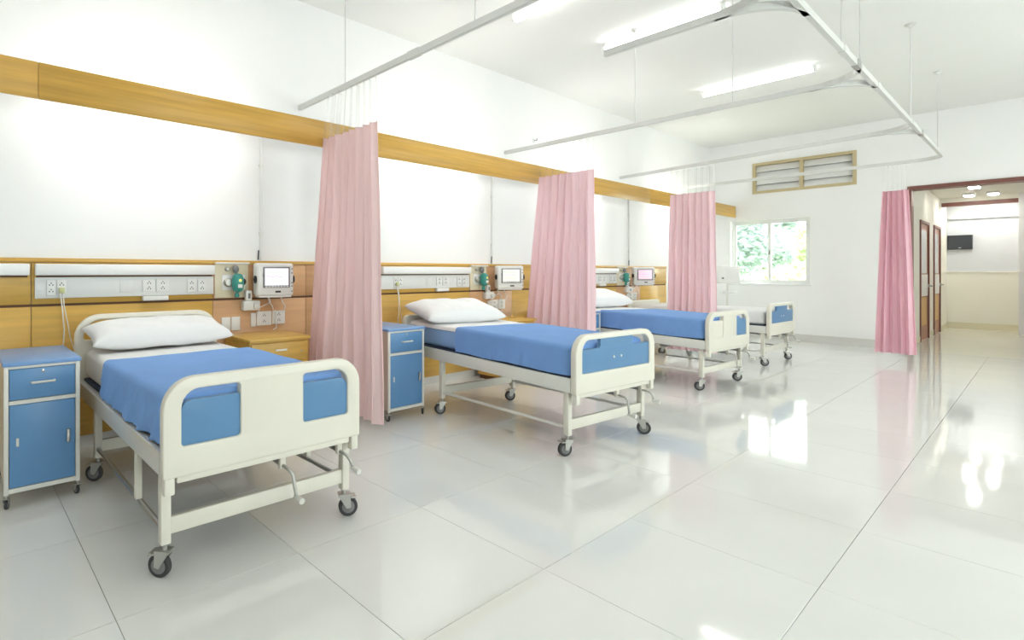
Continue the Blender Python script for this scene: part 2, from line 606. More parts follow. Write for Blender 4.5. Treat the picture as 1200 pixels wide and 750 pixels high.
# ---- corridor beyond the doorway
HX0, HX1, HY1, HZ = XF + T, 17.8, 1.46, 2.84
shell('floor_corridor', [(XF, HX1 + 0.2, -2.4, HY1 + 0.1, -0.2, 0.0)], 'hall_tile')
shell('ceiling_corridor', [(HX0, HX1 + 0.2, -2.4, HY1 + 0.15, HZ, HZ + 0.1)], 'hall_wall')
# left corridor wall with two door openings
D1, D2, DH = (13.75, 14.75), (15.55, 16.45), 2.16
shell('wall_corridor_left', [(HX0, D1[0], HY1, HY1 + 0.12, 0, HZ), (D1[1], D2[0], HY1, HY1 + 0.12, 0, HZ), (D2[1], HX1, HY1, HY1 + 0.12, 0, HZ),
                             (D1[0], D1[1], HY1, HY1 + 0.12, DH, HZ), (D2[0], D2[1], HY1, HY1 + 0.12, DH, HZ)], 'hall_wall')
shell('baseboard_corridor_left', [(HX0, D1[0] - 0.06, HY1 - 0.01, HY1, 0, 0.11), (D1[1] + 0.06, D2[0] - 0.06, HY1 - 0.01, HY1, 0, 0.11), (D2[1] + 0.06, HX1, HY1 - 0.01, HY1, 0, 0.11)], 'hall_skirt')
for n, (a, b) in enumerate((D1, D2)):
    bm = nbm()
    for q in ((a - 0.05, a, 0, DH + 0.05), (b, b + 0.05, 0, DH + 0.05), (a, b, DH, DH + 0.05)):
        add_box(bm, q[0], q[1], HY1 - 0.02, HY1 + 0.12, q[2], q[3])
    d = struct('door_%d' % (n + 2), bm, 'brown')
    bm = nbm()
    leaf = obj('leaf', add_box(nbm(), a + 0.004, b - 0.004, HY1 + 0.002, HY1 + 0.04, 0.01, DH - 0.004), 'door_wood', d)
    obj('glass_panel', add_box(nbm(), a + 0.06, b - 0.22, HY1 - 0.006, HY1 + 0.002, 1.24, DH - 0.12), 'frosted', leaf)
    obj('push_plate', add_box(nbm(), a + 0.03, b - 0.10, HY1 - 0.010, HY1 + 0.002, 0.82, 1.22), 'white_plastic', leaf)
    obj('lower_panel', add_box(nbm(), a + 0.12, b - 0.22, HY1 - 0.006, HY1 + 0.002, 0.28, 0.80), 'door_gold', leaf)
    lathe('door_knob', 'steel', [(0.012, 0), (0.012, 0.03), (0.028, 0.035), (0.03, 0.06), (0.012, 0.07)], (b - 0.05, HY1 - 0.068, 1.0), 'Y', leaf, 12)
# end wall: grey above, cream dado below
endw = shell('wall_corridor_end', [(HX1, HX1 + 0.15, -2.4, HY1 + 0.12, 0, HZ)], 'hall_grey')
obj('dado_panel', add_box(nbm(), HX1 - 0.02, HX1, -2.4, HY1, 0.14, 1.25), 'hall_cream', endw)
obj('dado_rail', add_box(nbm(), HX1 - 0.035, HX1, -2.4, HY1, 1.25, 1.275), 'hall_wall', endw)
obj('ceiling_drop', add_box(nbm(), HX1 - 0.05, HX1, -2.4, HY1, 2.45, HZ), 'hall_grey', endw)
shell('baseboard_corridor_end', [(HX1 - 0.03, HX1, -2.4, HY1 - 0.012, 0, 0.14)], 'hall_skirt')
# second frame, pilaster and right side
X2 = 16.7
tr = shell('trim_2', [(X2, X2 + 0.12, 0.40, HY1 - 0.01, 2.66, 2.74)], 'brown')
obj('lintel', add_box(nbm(), X2 + 0.005, X2 + 0.115, 0.40, HY1 - 0.001, 2.74, HZ), 'hall_wall', tr)
shell('trim_3', [(X2 - 0.04, X2 + 0.16, 0.30, 0.40, 0, HZ)], 'frame_white')
shell('wall_corridor_right', [(X2, X2 + 0.1, -2.4, 0.30, 0, HZ), (HX0, X2, -2.55, -2.4, 0, HZ), (X2 + 0.16, HX1, 0.18, 0.30, 0, HZ)], 'hall_wall')
bm = nbm()
add_box(bm, X2 - 0.05, X2, -0.85, 0.28, 0, 2.1)
d4 = struct('door_4', bm, 'hub')
obj('leaf', add_box(nbm(), X2 - 0.07, X2 - 0.05, -0.78, 0.24, 0.01, 2.04), 'door_wood', d4)

# ================================================================== ceiling lamps
def tube_lamp(x, y0, y1, label, glow='tube', z=ZC, along='Y'):
    L = y1 - y0
    t = thing('batten_lamp', label, 'lamp', (x, (y0 + y1) / 2, z), 0 if along == 'Y' else R(90), 'fluorescent battens on the ward ceiling')
    box('housing', 'white_plastic', (-0.028, 0.028, -L / 2, L / 2, -0.05, -0.001), t, bevel=0.006)
    for s in (-1, 1):
        tu = tube('tube', glow, [(s * 0.024, -L / 2 + 0.03, -0.068), (s * 0.024, L / 2 - 0.03, -0.068)], 0.0125, t, 10)
        for e in (-1, 1):
            box('end_cap', 'white_plastic', (s * 0.024 - 0.016, s * 0.024 + 0.016, e * (L / 2 - 0.013) - 0.013, e * (L / 2 - 0.013) + 0.013, -0.086, -0.045), tu, bevel=0.004)
    return t

tube_lamp(4.33, 2.02, 3.25, 'twin tube ceiling lamp cut by the top edge, nearest the headwall curtain track')
tube_lamp(5.68, 1.88, 3.06, 'twin tube ceiling lamp whose end meets the curved curtain track')
tube_lamp(8.26, 1.76, 3.02, 'farthest twin tube ceiling lamp, hanging before the louvre vent wall')
for x, y, lab in ((1.6, 2.4, 'added unseen twin tube ceiling lamp above the nearest bed'), (-1.2, 2.4, 'added unseen twin tube ceiling lamp behind the viewer near the headwall'),
                  (0.2, -1.6, 'added unseen twin tube ceiling lamp over the aisle beside the viewer'), (3.4, -1.6, 'added unseen twin tube ceiling lamp over the aisle facing the second bed'),
                  (6.6, -1.6, 'added unseen twin tube ceiling lamp over the aisle facing the third bed'), (9.8, -1.6, 'added unseen twin tube ceiling lamp over the aisle before the doorway')):
    tube_lamp(x, y - 0.61, y + 0.61, lab)  # battens out of view, added to light the whole room

# tubes behind the fascia, one above each bed bay
for i, (x, lab) in enumerate(((1.15, 'hidden tube behind the fascia above the nearest bed'), (4.2, 'hidden tube behind the fascia above the second bed'),
                              (7.15, 'hidden tube behind the fascia above the third bed'), (10.3, 'hidden tube behind the fascia in the far corner bay'))):
    t = thing('bed_light', lab, 'lamp', (x, YB + 0.046, 2.47), R(180), 'tubes behind the wooden fascia')
    box('housing', 'white_plastic', (-0.62, 0.62, -0.05, 0.0, -0.03, 0.03), t, bevel=0.005)
    tube('tube', 'cove', [(-0.58, -0.075, 0.0), (0.58, -0.075, 0.0)], 0.013, t, 10)

# ================================================================== curtain track
ZR = 2.80
track = thing('curtain_track', 'white curtain track hung from the ceiling around the bed bays', 'curtain track', (0, 0, ZR))
def rail(pts, name='rail'):
    bm = nbm()
    add_bar(bm, [(p[0], p[1], 0.0) for p in pts], 0.03, 0.045)
    return obj(name, bm, 'alu', track)
def arc(cx, cy, r, a0, a1, n=10):
    return [(cx + r * math.cos(R(a0 + (a1 - a0) * k / n)), cy + r * math.sin(R(a0 + (a1 - a0) * k / n))) for k in range(n + 1)]
YF = 0.885
RR = 0.36
rail([(XB + 0.002, YF), (10.1 - 0.3, YF)], 'front_rail')
for (xa, ya, xb) in ((2.545, W - 0.001, 2.545), (3.60, 1.93, 3.60), (5.58, W - 0.001, 5.64), (8.55, W - 0.001, 8.06)):
    yb = YF + RR
    rail([(xa, ya), (xb, yb)])
    rail([(xb, yb)] + arc(xb + RR, YF + RR, RR, 180, 270), 'curved_rail')
    rail([(xb, yb)] + arc(xb - RR, YF + RR, RR, 0, -90), 'curved_rail')
rail([(10.45, W - 0.001), (10.45, YF + 0.3)])
rail(arc(10.45 - 0.3, YF + 0.3, 0.3, 0, -90) + [(9.8, YF)], 'curved_rail')
hang = [(2.545, 3.59), (2.545, 2.2), (5.61, 2.68), (5.63, 1.80), (4.79, YF), (5.37, YF), (7.7, YF), (9.8, YF), (1.4, YF)]
for (x, y) in hang:
    h = tube('hanger_rod', 'alu', [(x, y, 0.0225), (x, y, ZC - ZR - 0.012)], 0.005, track, 6)
    lathe('ceiling_rose', 'alu', [(0.012, 0), (0.04, 0.02), (0.04, 0.032)], (x, y, ZC - ZR - 0.033), 'Z', h, 12)
for (x, y) in ((4.85, YF), (5.25, YF), (6.0, YF), (7.77, YF), (8.4, YF), (2.545, 2.75), (5.63, 2.05)):
    obj('joint_sleeve', add_box(nbm(), x - 0.06, x + 0.06, y - 0.019, y + 0.019, -0.026, 0.026) if y == YF else add_box(nbm(), x - 0.019, x + 0.019, y - 0.06, y + 0.06, -0.026, 0.026), 'steel' if x in (5.25, 8.4) else 'alu', track)

# ================================================================== curtains
def curtain(x, y0, y1, yb0, yb1, n, label, seed, amp=0.04, mat='pink'):
    """gathered curtain hung along Y at x; top span y0..y1, bottom span yb0..yb1"""
    rnd = random.Random(seed)
    t = thing('privacy_curtain', label, 'curtain', (x, (y0 + y1) / 2, 0), 0, 'pink bed curtains')
    yc = (y0 + y1) / 2
    z0, z1, z2 = 0.12, 2.41, ZR - 0.035
    ph = [rnd.uniform(-0.5, 0.5) for _ in range(n + 2)]
    am = [rnd.uniform(0.65, 1.25) for _ in range(n + 2)]
    nu, nv = n * 14, 26
    def P(u, z):
        s = (z2 - z) / z2
        sp = min(1.0, max(0.0, (z2 - z) / (z2 - z0))) ** 0.85
        a0 = y0 + (yb0 - y0) * sp
        a1 = y1 + (yb1 - y1) * sp
        k = min(int(u * n), n - 1)
        fr = u * n - k
        w1 = am[k] * (1 - fr) + am[k + 1] * fr
        p1 = ph[k] * (1 - fr) + ph[k + 1] * fr
        th = u * n * 2 * PI + p1 * 1.3 + 0.25 * math.sin(z * 1.7 + k)
        A = amp * w1 * (0.75 + 0.55 * s)
        xx = A * math.sin(th) + 0.02 * s * math.sin(u * 9 + seed) + 0.010 * noise.noise((u * 14, z * 1.4, seed))
        yy = a0 + (a1 - a0) * (u + 0.26 / n * math.sin(2 * th) * 0.5)
        return (xx, yy - yc, z)
    def sheet(za, zb, nvv, name, mat):
        bm = nbm()
        g = [[bm.verts.new(P(i / nu, za + (zb - za) * j / nvv)) for i in range(nu + 1)] for j in range(nvv + 1)]
        for j in range(nvv):
            for i in range(nu):
                bm.faces.new((g[j][i], g[j][i + 1], g[j + 1][i + 1], g[j + 1][i]))
        return obj(name, bm, mat, t, smooth=True)
    sheet(z0, z1, nv, 'drape', mat)
    sheet(z1, z2, 5, 'net_header', 'net')
    # seam hem where net meets cloth
    bm = nbm()
    add_tube(bm, [Vector(P(i / (nu // 2), z1)) for i in range(nu // 2 + 1)], 0.004, 5)
    obj('header_seam', bm, mat, t, smooth=True)
    for k in range(n + 1):
        p = P(min(1, (k + 0.25) / n), z2)
        bm = nbm()
        add_tube(bm, [(p[0], p[1], z2 - 0.01), (p[0] * 0.3, p[1], z2 + 0.011)], 0.0035, 5)
        obj('curtain_hook', bm, 'white_plastic', t)
    return t

curtain(2.53, 3.16, 3.80, 3.06, 4.14, 8, 'pale pink curtain beside the nearest bed, leftmost of the four', 11, mat='lit_pink')
curtain(5.60, 3.13, 3.77, 3.10, 4.06, 8, 'pink curtain gathered between the second and third beds', 23)
curtain(8.44, 2.92, 3.50, 2.88, 3.56, 7, 'pink curtain hanging behind the third bed, next to the window', 35)
curtain(10.45, 1.24, 1.47, 1.14, 1.57, 5, 'narrow pink curtain beside the brown doorway', 47, amp=0.06, mat='rose')

# ================================================================== casters
_fork = {}
def caster(parent, x, y, yaw, r=0.05, drop=None):
    """fork part with wheel and hub sub-parts; wheel touches z = 0"""
    key = round(r, 4)
    s = r / 0.05
    if key not in _fork:
        bm = nbm()
        add_box(bm, -0.026 * s, 0.026 * s, -0.03 * s, 0.034 * s, 0.108 * s, 0.118 * s)
        add_tube(bm, [(0, 0, 0.118 * s), (0, 0, 0.15 * s)], 0.011 * s, 8)
        for q in (-1, 1):
            vs = [bm.verts.new((q * 0.021 * s, yy * s, zz * s)) for yy, zz in ((-0.028, 0.108), (0.032, 0.108), (0.034, 0.05), (0.012, 0.045))]
            vs2 = [bm.verts.new((q * 0.026 * s, v.co.y, v.co.z)) for v in vs]
            bm.faces.new(vs)
            bm.faces.new(vs2[::-1])
            for i in range(4):
                bm.faces.new((vs[i], vs[(i + 1) % 4], vs2[(i + 1) % 4], vs2[i]))
        add_box(bm, -0.03 * s, 0.03 * s, 0.034 * s, 0.062 * s, 0.098 * s, 0.106 * s, bevel=0.003 * s)
        bmesh.ops.recalc_face_normals(bm, faces=bm.faces[:])
        fk = bpy.data.meshes.new('caster')
        bm.to_mesh(fk)
        bm.free()
        fk.materials.append(M['dull_steel'])
        bm = nbm()
        add_lathe(bm, [(0.034 * s, -0.013 * s), (0.045 * s, -0.014 * s), (0.05 * s, -0.009 * s), (0.05 * s, 0.009 * s), (0.045 * s, 0.014 * s), (0.034 * s, 0.013 * s)], 24, (0, 0, 0), 'X')
        bmesh.ops.recalc_face_normals(bm, faces=bm.faces[:])
        wh = bpy.data.meshes.new('wheel')
        bm.to_mesh(wh)
        bm.free()
        wh.materials.append(M['rubber'])
        bm = nbm()
        add_lathe(bm, [(0.006 * s, -0.019 * s), (0.012 * s, -0.018 * s), (0.033 * s, -0.0145 * s), (0.033 * s, 0.0145 * s), (0.012 * s, 0.018 * s), (0.006 * s, 0.019 * s)], 16, (0, 0, 0), 'X')
        bmesh.ops.recalc_face_normals(bm, faces=bm.faces[:])
        hb = bpy.data.meshes.new('hub')
        bm.to_mesh(hb)
        bm.free()
        hb.materials.append(M['hub'])
        for me in (wh, hb):
            for p in me.polygons:
                p.use_smooth = True
            me.set_sharp_from_angle(angle=R(40))
        _fork[key] = (fk, wh, hb)
    fk, wh, hb = _fork[key]
    c = bpy.data.objects.new('caster', fk)
    C.objects.link(c)
    c.parent = parent
    c.location = (x, y, 0)
    c.rotation_euler = (0, 0, yaw)
    for nm, me in (('wheel', wh), ('hub', hb)):
        o = bpy.data.objects.new(nm, me)
        C.objects.link(o)
        o.parent = c
        o.location = (0, 0.022 * s, 0.05 * s)
    return c

# ================================================================== hospital beds
def hospital_bed(loc, rotz, style, label, seed, k=0.0):
    rnd = random.Random(seed)
    t = thing('hospital_bed', label, 'bed', loc, rotz, 'hospital beds in a row')
    HX = 0.475
    for s in (-1, 1):
        bm = nbm()
        add_box(bm, s * HX - 0.0175, s * HX + 0.0175, -0.045, 1.80, 0.445, 0.54, bevel=0.004)
        add_box(bm, min(s * 0.40, s * 0.458), max(s * 0.40, s * 0.458), -0.03, 1.79, 0.528, 0.535)
        obj('side_rail', bm, 'rail_grey' if seed == 1 else 'cream_light', t, smooth=True, angle=40)
        bm = nbm()
        add_tube(bm, [(s * 0.455, 0.0, 0.195), (s * 0.455, 1.30, 0.195)], 0.012, 8)
        obj('lower_rail', bm, 'steel' if seed == 1 else 'cream_light', t, smooth=True, angle=40)
        if seed == 1:
            box('support_post', 'cream', (s * 0.462 - 0.014, s * 0.462 + 0.014, 0.36, 0.395, 0.205, 0.447), t, bevel=0.003)
    for y in (-0.03, 1.775):
        box('end_rail', 'cream', (-0.457, 0.457, y - 0.015, y + 0.02, 0.45, 0.53), t, bevel=0.004)
    bm = nbm()
    add_box(bm, -0.452, 0.452, -0.01, 1.755, 0.537, 0.552)
    obj('mattress_support', bm, 'dark_base', t)
    for y in (0.45, 0.95, 1.4):
        box('under_bar', 'cream', (-0.457, 0.457, y - 0.015, y + 0.015, 0.48, 0.515), t)
    for y in (0.0, 1.30):
        for s in (-1, 1):
            box('leg', 'cream', (s * 0.455 - 0.021, s * 0.455 + 0.021, y - 0.021, y + 0.021, 0.142, 0.447 + k * y), t, bevel=0.004)
            caster(t, s * 0.455, y, rnd.uniform(0.6, 1.25) + (PI if rnd.random() < 0.3 else 0))
        box('cross_bar', 'cream', (-0.434, 0.434, y - 0.013, y + 0.013, 0.178, 0.248), t, bevel=0.003)
    # crank mechanism
    for x, zb in ((0.075, 0.0), (0.40, 0.06)):
        rod = tube('crank_rod', 'dull_steel', [(x, -0.02, 0.36), (x, 0.62, 0.40), (x, 1.05, 0.47)], 0.011, t)
        box('crank_bracket', 'cream', (x - 0.015, x + 0.015, -0.045, -0.02, 0.345, 0.45), t, bevel=0.002)
        cr = tube('crank', 'dull_steel', [(x, -0.02, 0.36), (x, -0.10, 0.355), (x + 0.012, -0.112, 0.335), (x + 0.03, -0.115, 0.235 + zb)], 0.0085, t)
        tube('crank_grip', 'cream_light', [(x + 0.03, -0.105, 0.228 + zb), (x + 0.032, -0.165, 0.222 + zb)], [0.011, 0.015], cr, 10)
    box('gear_box', 'dull_steel', (0.03, 0.12, 0.60, 0.70, 0.36, 0.44), t, bevel=0.006)
    # ---- footboard
    yf = -0.07
    w = 0.49
    outer = rrect(-w, w, 0.435, 0.838, (0.012, 0.012, 0.135, 0.135), 8)
    if style == 'A':
        holeL = rrect(-0.415, -0.158, 0.557, 0.788, (0.015, 0.015, 0.015, 0.075), 6)
        holeR = [(-x, z) for x, z in holeL][::-1]
        holes = [holeL, holeR]
    else:
        holes = [rrect(-0.42, 0.42, 0.572, 0.80, (0.015, 0.015, 0.085, 0.085), 6)]
    bm = plate_mesh('footboard', outer, holes, 0.046, 0.007)
    fb = obj('footboard', bm, 'cream', t, smooth=True, angle=45, loc=(0, yf, 0))
    if style == 'A':
        for s in (-1, 1):
            o = rrect(-0.415, -0.158, 0.557, 0.742, (0.015, 0.015, 0.01, 0.045), 5)
            if s > 0:
                o = [(-x, z) for x, z in o][::-1]
            mat = 'cream' if (seed == 3 and s < 0) else 'blue_panel'
            obj('insert_panel', plate_mesh('insert', o, [], 0.026, 0.003), mat, fb, smooth=True, angle=45)
    else:
        o = [(-0.42, 0.572), (0.42, 0.572), (0.42, 0.735), (0.215, 0.735), (0.20, 0.75), (0.20, 0.80), (-0.20, 0.80), (-0.20, 0.75), (-0.215, 0.735), (-0.42, 0.735)]
        obj('insert_panel', plate_mesh('insert', o, [], 0.026, 0.003), 'blue_panel', fb, smooth=True, angle=45)
        for x in (-0.04, 0.05):
            lathe('screw_cap', 'cream_light', [(0.009, 0), (0.009, -0.004), (0.004, -0.006)], (x, -0.013, 0.66), 'Y', fb, 10)
    bm = nbm()
    add_box(bm, -0.43, 0.43, -0.012, 0.018, 0.408, 0.436, bevel=0.004)
    obj('lower_lip', bm, 'cream', fb, smooth=True, angle=40)
    for s in (-1, 1):
        x0, x1 = sorted((s * 0.482, s * 0.440))
        bm = nbm()
        add_box(bm, x0, x1, -0.020, 0.020, 0.366, 0.437, bevel=0.008)
        obj('corner_bumper', bm, 'cream', fb, smooth=True, angle=40)
    # ---- headboard
    if seed == 1:
        outer = rrect(-0.50, 0.50, 0.46, 0.975, (0.012, 0.012, 0.16, 0.16), 8)
        holes = [rrect(-0.445, 0.445, 0.80, 0.935, (0.02, 0.02, 0.115, 0.115), 8)]
    else:
        outer, holes = rrect(-0.49, 0.49, 0.46, 0.80, (0.012, 0.012, 0.05, 0.05), 5), []
    obj('headboard', plate_mesh('headboard', outer, holes, 0.046, 0.012), 'cream', t, smooth=True, angle=45, loc=(0, 1.828, k * 1.828))
    if k:
        for c in t.children:
            if c.name.split('.')[0] in ('side_rail', 'mattress_support', 'under_bar', 'end_rail'):
                c.data.transform(slope(k))
    return t

def slope(k):
    m = Matrix.Identity(4)
    m[2][1] = k
    return m

def mattress(loc, rotz, mat, label, z1=0.742, k=0.0):
    bm = nbm()
    add_box(bm, -0.445, 0.445, -0.015, 1.775, 0.553, z1, bevel=0.045, seg=5)
    o = obj('mattress', bm, mat, None, smooth=True, angle=60)
    if k:
        o.data.transform(slope(k))
    o.location = loc
    o.rotation_euler = (0, 0, rotz)
    return tag(o, label, 'mattress', 'mattresses on the hospital beds')

def drape(name, loc, rotz, mat, label, cat, yfoot, yhead, w, top, hem, seed, ripple=0.012, skew=0.0, rc=0.06, group=None, k_=0.0):
    """cloth lying over a mattress: top surface plus a hanging skirt on the left, foot and right sides"""
    bm = nbm()
    m_, K = 22, 90
    re = 0.035
    rows = []
    def ztop(x, y):
        return top + 0.0035 * noise.noise((x * 5, y * 4, seed)) + 0.002 * noise.noise((x * 13, y * 11, seed + 5))
    wi = w - re
    ypts = []
    y_in = yfoot + re
    for k in range(K + 1):
        f = k / K
        ypts.append(f)
    for k in range(K + 1):
        # straight part then rounded corner at the foot
        L1 = (yhead - (y_in + rc))
        La = rc * PI / 2
        s = (L1 + La) * (k / K) ** 1.0
        if s <= L1:
            hw, y = wi, yhead - s
        else:
            a = (s - L1) / rc
            hw, y = wi - rc + rc * math.cos(a), y_in + rc - rc * math.sin(a)
        row = []
        for i in range(m_ + 1):
            u = -1 + 2 * i / m_
            yy = y + skew * u * max(0, (y - yfoot) / (yhead - yfoot))
            row.append(bm.verts.new((u * hw, yy, ztop(u * hw, yy))))
        rows.append(row)
    for a, b in zip(rows, rows[1:]):
        for i in range(m_):
            bm.faces.new((a[i], a[i + 1], b[i + 1], b[i]))
    per = [r[0] for r in rows] + rows[-1][1:-1] + [r[-1] for r in rows[::-1]]
    n = len(per)
    # outward normals of the perimeter
    nor = []
    for i in range(n):
        a = per[max(0, i - 1)].co
        b = per[min(n - 1, i + 1)].co
        d = Vector((b.x - a.x, b.y - a.y, 0)).normalized()
        nn = Vector((d.y, -d.x, 0))
        c = Vector((0, (yfoot + yhead) / 2, 0))
        if nn.dot(Vector((per[i].co.x, per[i].co.y - c.y, 0))) < 0:
            nn = -nn
        nor.append(nn)
    prev = per
    steps = [(re * math.sin(R(22.5 * q)), -re * (1 - math.cos(R(22.5 * q)))) for q in range(1, 5)]
    zb = top - re
    J = 7
    for j in range(1, J + 1):
        steps.append((re, -re - (zb - hem) * j / J))
    dist = [0.0]
    for i in range(1, n):
        dist.append(dist[-1] + (per[i].co - per[i - 1].co).length)
    for q, (o_, dz) in enumerate(steps):
        cur = []
        fall = max(0.0, (q - 3) / J)
        for i in range(n):
            sd = dist[i]
            na = noise.noise((sd * 7.0 + fall * 1.1, fall * 0.6, seed))
            nb = noise.noise((sd * 15.0 - fall * 1.6, fall * 0.8, seed + 9))
            ridge = max(0.0, 1 - 3.2 * abs(na)) ** 1.5 + 0.6 * max(0.0, 1 - 3.0 * abs(nb)) ** 1.5
            rip = ripple * fall ** 0.6 * (0.7 * ridge + 0.5 * na)
            hemz = 0.010 * fall * noise.noise((sd * 4, 3.3, seed))
            p = per[i].co + nor[i] * (o_ + rip) + Vector((0, 0, dz + hemz - (per[i].co.z - top) * fall))
            cur.append(bm.verts.new(p))
        for i in range(n - 1):
            bm.faces.new((prev[i], prev[i + 1], cur[i + 1], cur[i]))
        prev = cur
    o = obj(name, bm, mat, None, smooth=True)
    if k_:
        o.data.transform(slope(k_))
    o.location = loc
    o.rotation_euler = (0, 0, rotz)
    return tag(o, label, cat, group)

def pillow(loc, rot, w, d, h, label, seed):
    bm = nbm()
    nu, nv = 40, 26
    def half(sign):
        g = []
        for j in range(nv + 1):
            v = -1 + 2 * j / nv
            row = []
            for i in range(nu + 1):
                u = -1 + 2 * i / nu
                x = u * w / 2 * (1 - 0.055 * (1 - v * v) * abs(u) ** 2 + 0.0)
                y = v * d / 2 * (1 - 0.075 * (1 - u * u) * abs(v) ** 2)
                e = max(0.0, (1 - u ** 4)) ** 0.55 * max(0.0, (1 - v ** 4)) ** 0.55
                z = sign * h / 2 * e * (1.0 if sign > 0 else 0.75)
                z += 0.012 * e * noise.noise((x * 6, y * 6, seed + sign)) + 0.006 * e * noise.noise((x * 15, y * 15, seed))
                row.append((x, y, z))
            g.append(row)
        return g
    up, lo = half(1), half(-1)
    gu = [[bm.verts.new(p) for p in r] for r in up]
    gl = [[(gu[j][i] if (i in (0, nu) or j in (0, nv)) else bm.verts.new(lo[j][i])) for i in range(nu + 1)] for j in range(nv + 1)]
    for j in range(nv):
        for i in range(nu):
            bm.faces.new((gu[j][i], gu[j][i + 1], gu[j + 1][i + 1], gu[j + 1][i]))
            bm.faces.new((gl[j][i], gl[j + 1][i], gl[j + 1][i + 1], gl[j][i + 1]))
    o = obj('pillow', bm, 'pillow', None, smooth=True)
    o.location = loc
    o.rotation_euler = rot
    return tag(o, label, 'pillow', 'white pillows on the beds')

def local(loc, rotz, x, y, z=0):
    c, s = math.cos(rotz), math.sin(rotz)
    return (loc[0] + x * c - y * s, loc[1] + x * s + y * c, loc[2] + z)

B1, r1 = (1.145, 2.27, 0), 0.0
B2, r2 = (3.79, 2.02, 0), R(-4.5)
B3, r3 = (6.75, 2.27, 0), R(-4)
B4, r4 = (9.05, 2.38, 0), R(-2)
KS = 0.026
hospital_bed(B1, r1, 'A', 'nearest cream hospital bed with two blue footboard inserts', 1)
mattress(B1, r1, 'sheet', 'white sheeted mattress under the nearest blue blanket')
drape('blanket', B1, r1, 'blue_sheet', 'blue blanket draped over the nearest bed', 'blanket', -0.035, 1.11, 0.466, 0.757, 0.552, 1.7, ripple=0.032, group='blue blankets')
pillow((1.155, 3.885, 0.842), (R(13), 0, R(2)), 0.96, 0.37, 0.185, 'wide white pillow against the headboard of the nearest bed', 3)

hospital_bed(B2, r2, 'B', 'second cream hospital bed with one wide blue footboard panel before the middle curtain', 2, KS)
mattress(B2, r2, 'light_blue_sheet', 'light blue sheeted mattress on the second bed', k=KS)
drape('top_sheet', B2, r2, 'sheet', 'white top sheet under the pillow of the second bed', 'sheet', 0.78, 1.775, 0.452, 0.751, 0.722, 4.1, ripple=0.002, rc=0.03, k_=KS)
drape('blanket', B2, r2, 'blue_sheet', 'blue blanket draped over the second bed beside the blue bedside cabinet', 'blanket', -0.035, 1.07, 0.466, 0.762, 0.553, 5.2, ripple=0.014, skew=-0.05, group='blue blankets', k_=KS)
pillow(local(B2, r2, -0.06, 1.56, 0.885), (R(13), 0, R(-12)), 0.90, 0.48, 0.20, 'plump white pillow on the second bed, turned slightly askew', 8)

hospital_bed(B3, r3, 'A', 'third cream hospital bed with a blue insert only at its right footboard end', 3, KS)
mattress(B3, r3, 'blue_sheet', 'blue sheeted mattress on the third bed', k=KS)
drape('top_sheet', B3, r3, 'sheet', 'white top sheet under the pillow of the third bed', 'sheet', 0.9, 1.775, 0.452, 0.751, 0.722, 6.1, ripple=0.002, rc=0.03, k_=KS)
drape('blanket', B3, r3, 'blue_sheet', 'blue blanket draped over the third bed in front of the pink curtain', 'blanket', -0.035, 1.06, 0.466, 0.762, 0.553, 9.4, ripple=0.016, skew=-0.12, group='blue blankets', k_=KS)
pillow(local(B3, r3, 0.06, 1.56, 0.905), (R(14), 0, R(-8)), 0.96, 0.48, 0.22, 'white pillow on the third bed below the small wall monitor', 15)

hospital_bed(B4, r4, 'B', 'farthest cream hospital bed with a wide blue footboard panel, below the window', 4)
mattress(B4, r4, 'sheet', 'bare white mattress on the farthest bed')

# ================================================================== bedside cabinets
def blue_cabinet(x0, x1, y0, y1, label):
    w, d = x1 - x0, y1 - y0
    t = thing('bedside_cabinet', label, 'cabinet', ((x0 + x1) / 2, (y0 + y1) / 2, 0), 0, 'blue bedside cabinets')
    a, b = w / 2, d / 2
    box('cabinet_top', 'blue_top', (-a - 0.006, a + 0.006, -b - 0.008, b, 0.762, 0.784), t, bevel=0.004)
    for sx in (-1, 1):
        for sy in (-1, 1):
            px, py = sx * (a - 0.011), sy * (b - 0.011)
            box('post', 'cream_light', (px - 0.011, px + 0.011, py - 0.011, py + 0.011, 0.078, 0.762), t, bevel=0.002)
            caster(t, px, py, random.uniform(-1, 1), r=0.027)
        xa, xb = sorted((sx * (a - 0.018), sx * (a - 0.008)))
        box('side_panel', 'beige_side', (xa, xb, -b + 0.022, b - 0.022, 0.09, 0.762), t)
    for z0, z1 in ((0.748, 0.762), (0.556, 0.577), (0.084, 0.108)):
        box('front_rail', 'cream_light', (-a + 0.022, a - 0.022, -b, -b + 0.02, z0, z1), t)
    box('back_panel', 'beige_side', (-a + 0.022, a - 0.022, b - 0.016, b - 0.008, 0.09, 0.762), t)
    box('bottom_panel', 'beige_side', (-a + 0.018, a - 0.018, -b + 0.02, b - 0.016, 0.095, 0.105), t)
    dr = box('drawer', 'blue_door', (-a + 0.025, a - 0.025, -b + 0.002, -b + 0.018, 0.580, 0.745), t, bevel=0.002)
    tube('drawer_handle', 'cream_light', [(-0.055, -b + 0.004, 0.668), (-0.052, -b - 0.018, 0.668), (0.052, -b - 0.018, 0.668), (0.055, -b + 0.004, 0.668)], 0.0065, dr)
    lathe('keyhole', 'steel', [(0.008, 0.003), (0.008, -0.002), (0.003, -0.003)], (0.0, -b, 0.726), 'Y', dr, 10)
    dd = box('door', 'blue_door', (-a + 0.025, a - 0.025, -b + 0.002, -b + 0.018, 0.111, 0.553), t, bevel=0.002)
    box('door_handle', 'steel', (a - 0.068, a - 0.05, -b - 0.012, -b + 0.003, 0.31, 0.385), dd, bevel=0.004)
    box('door_hinge', 'cream_light', (-a + 0.055, -a + 0.068, -b - 0.003, -b + 0.003, 0.33, 0.375), dd, bevel=0.002)
    return t

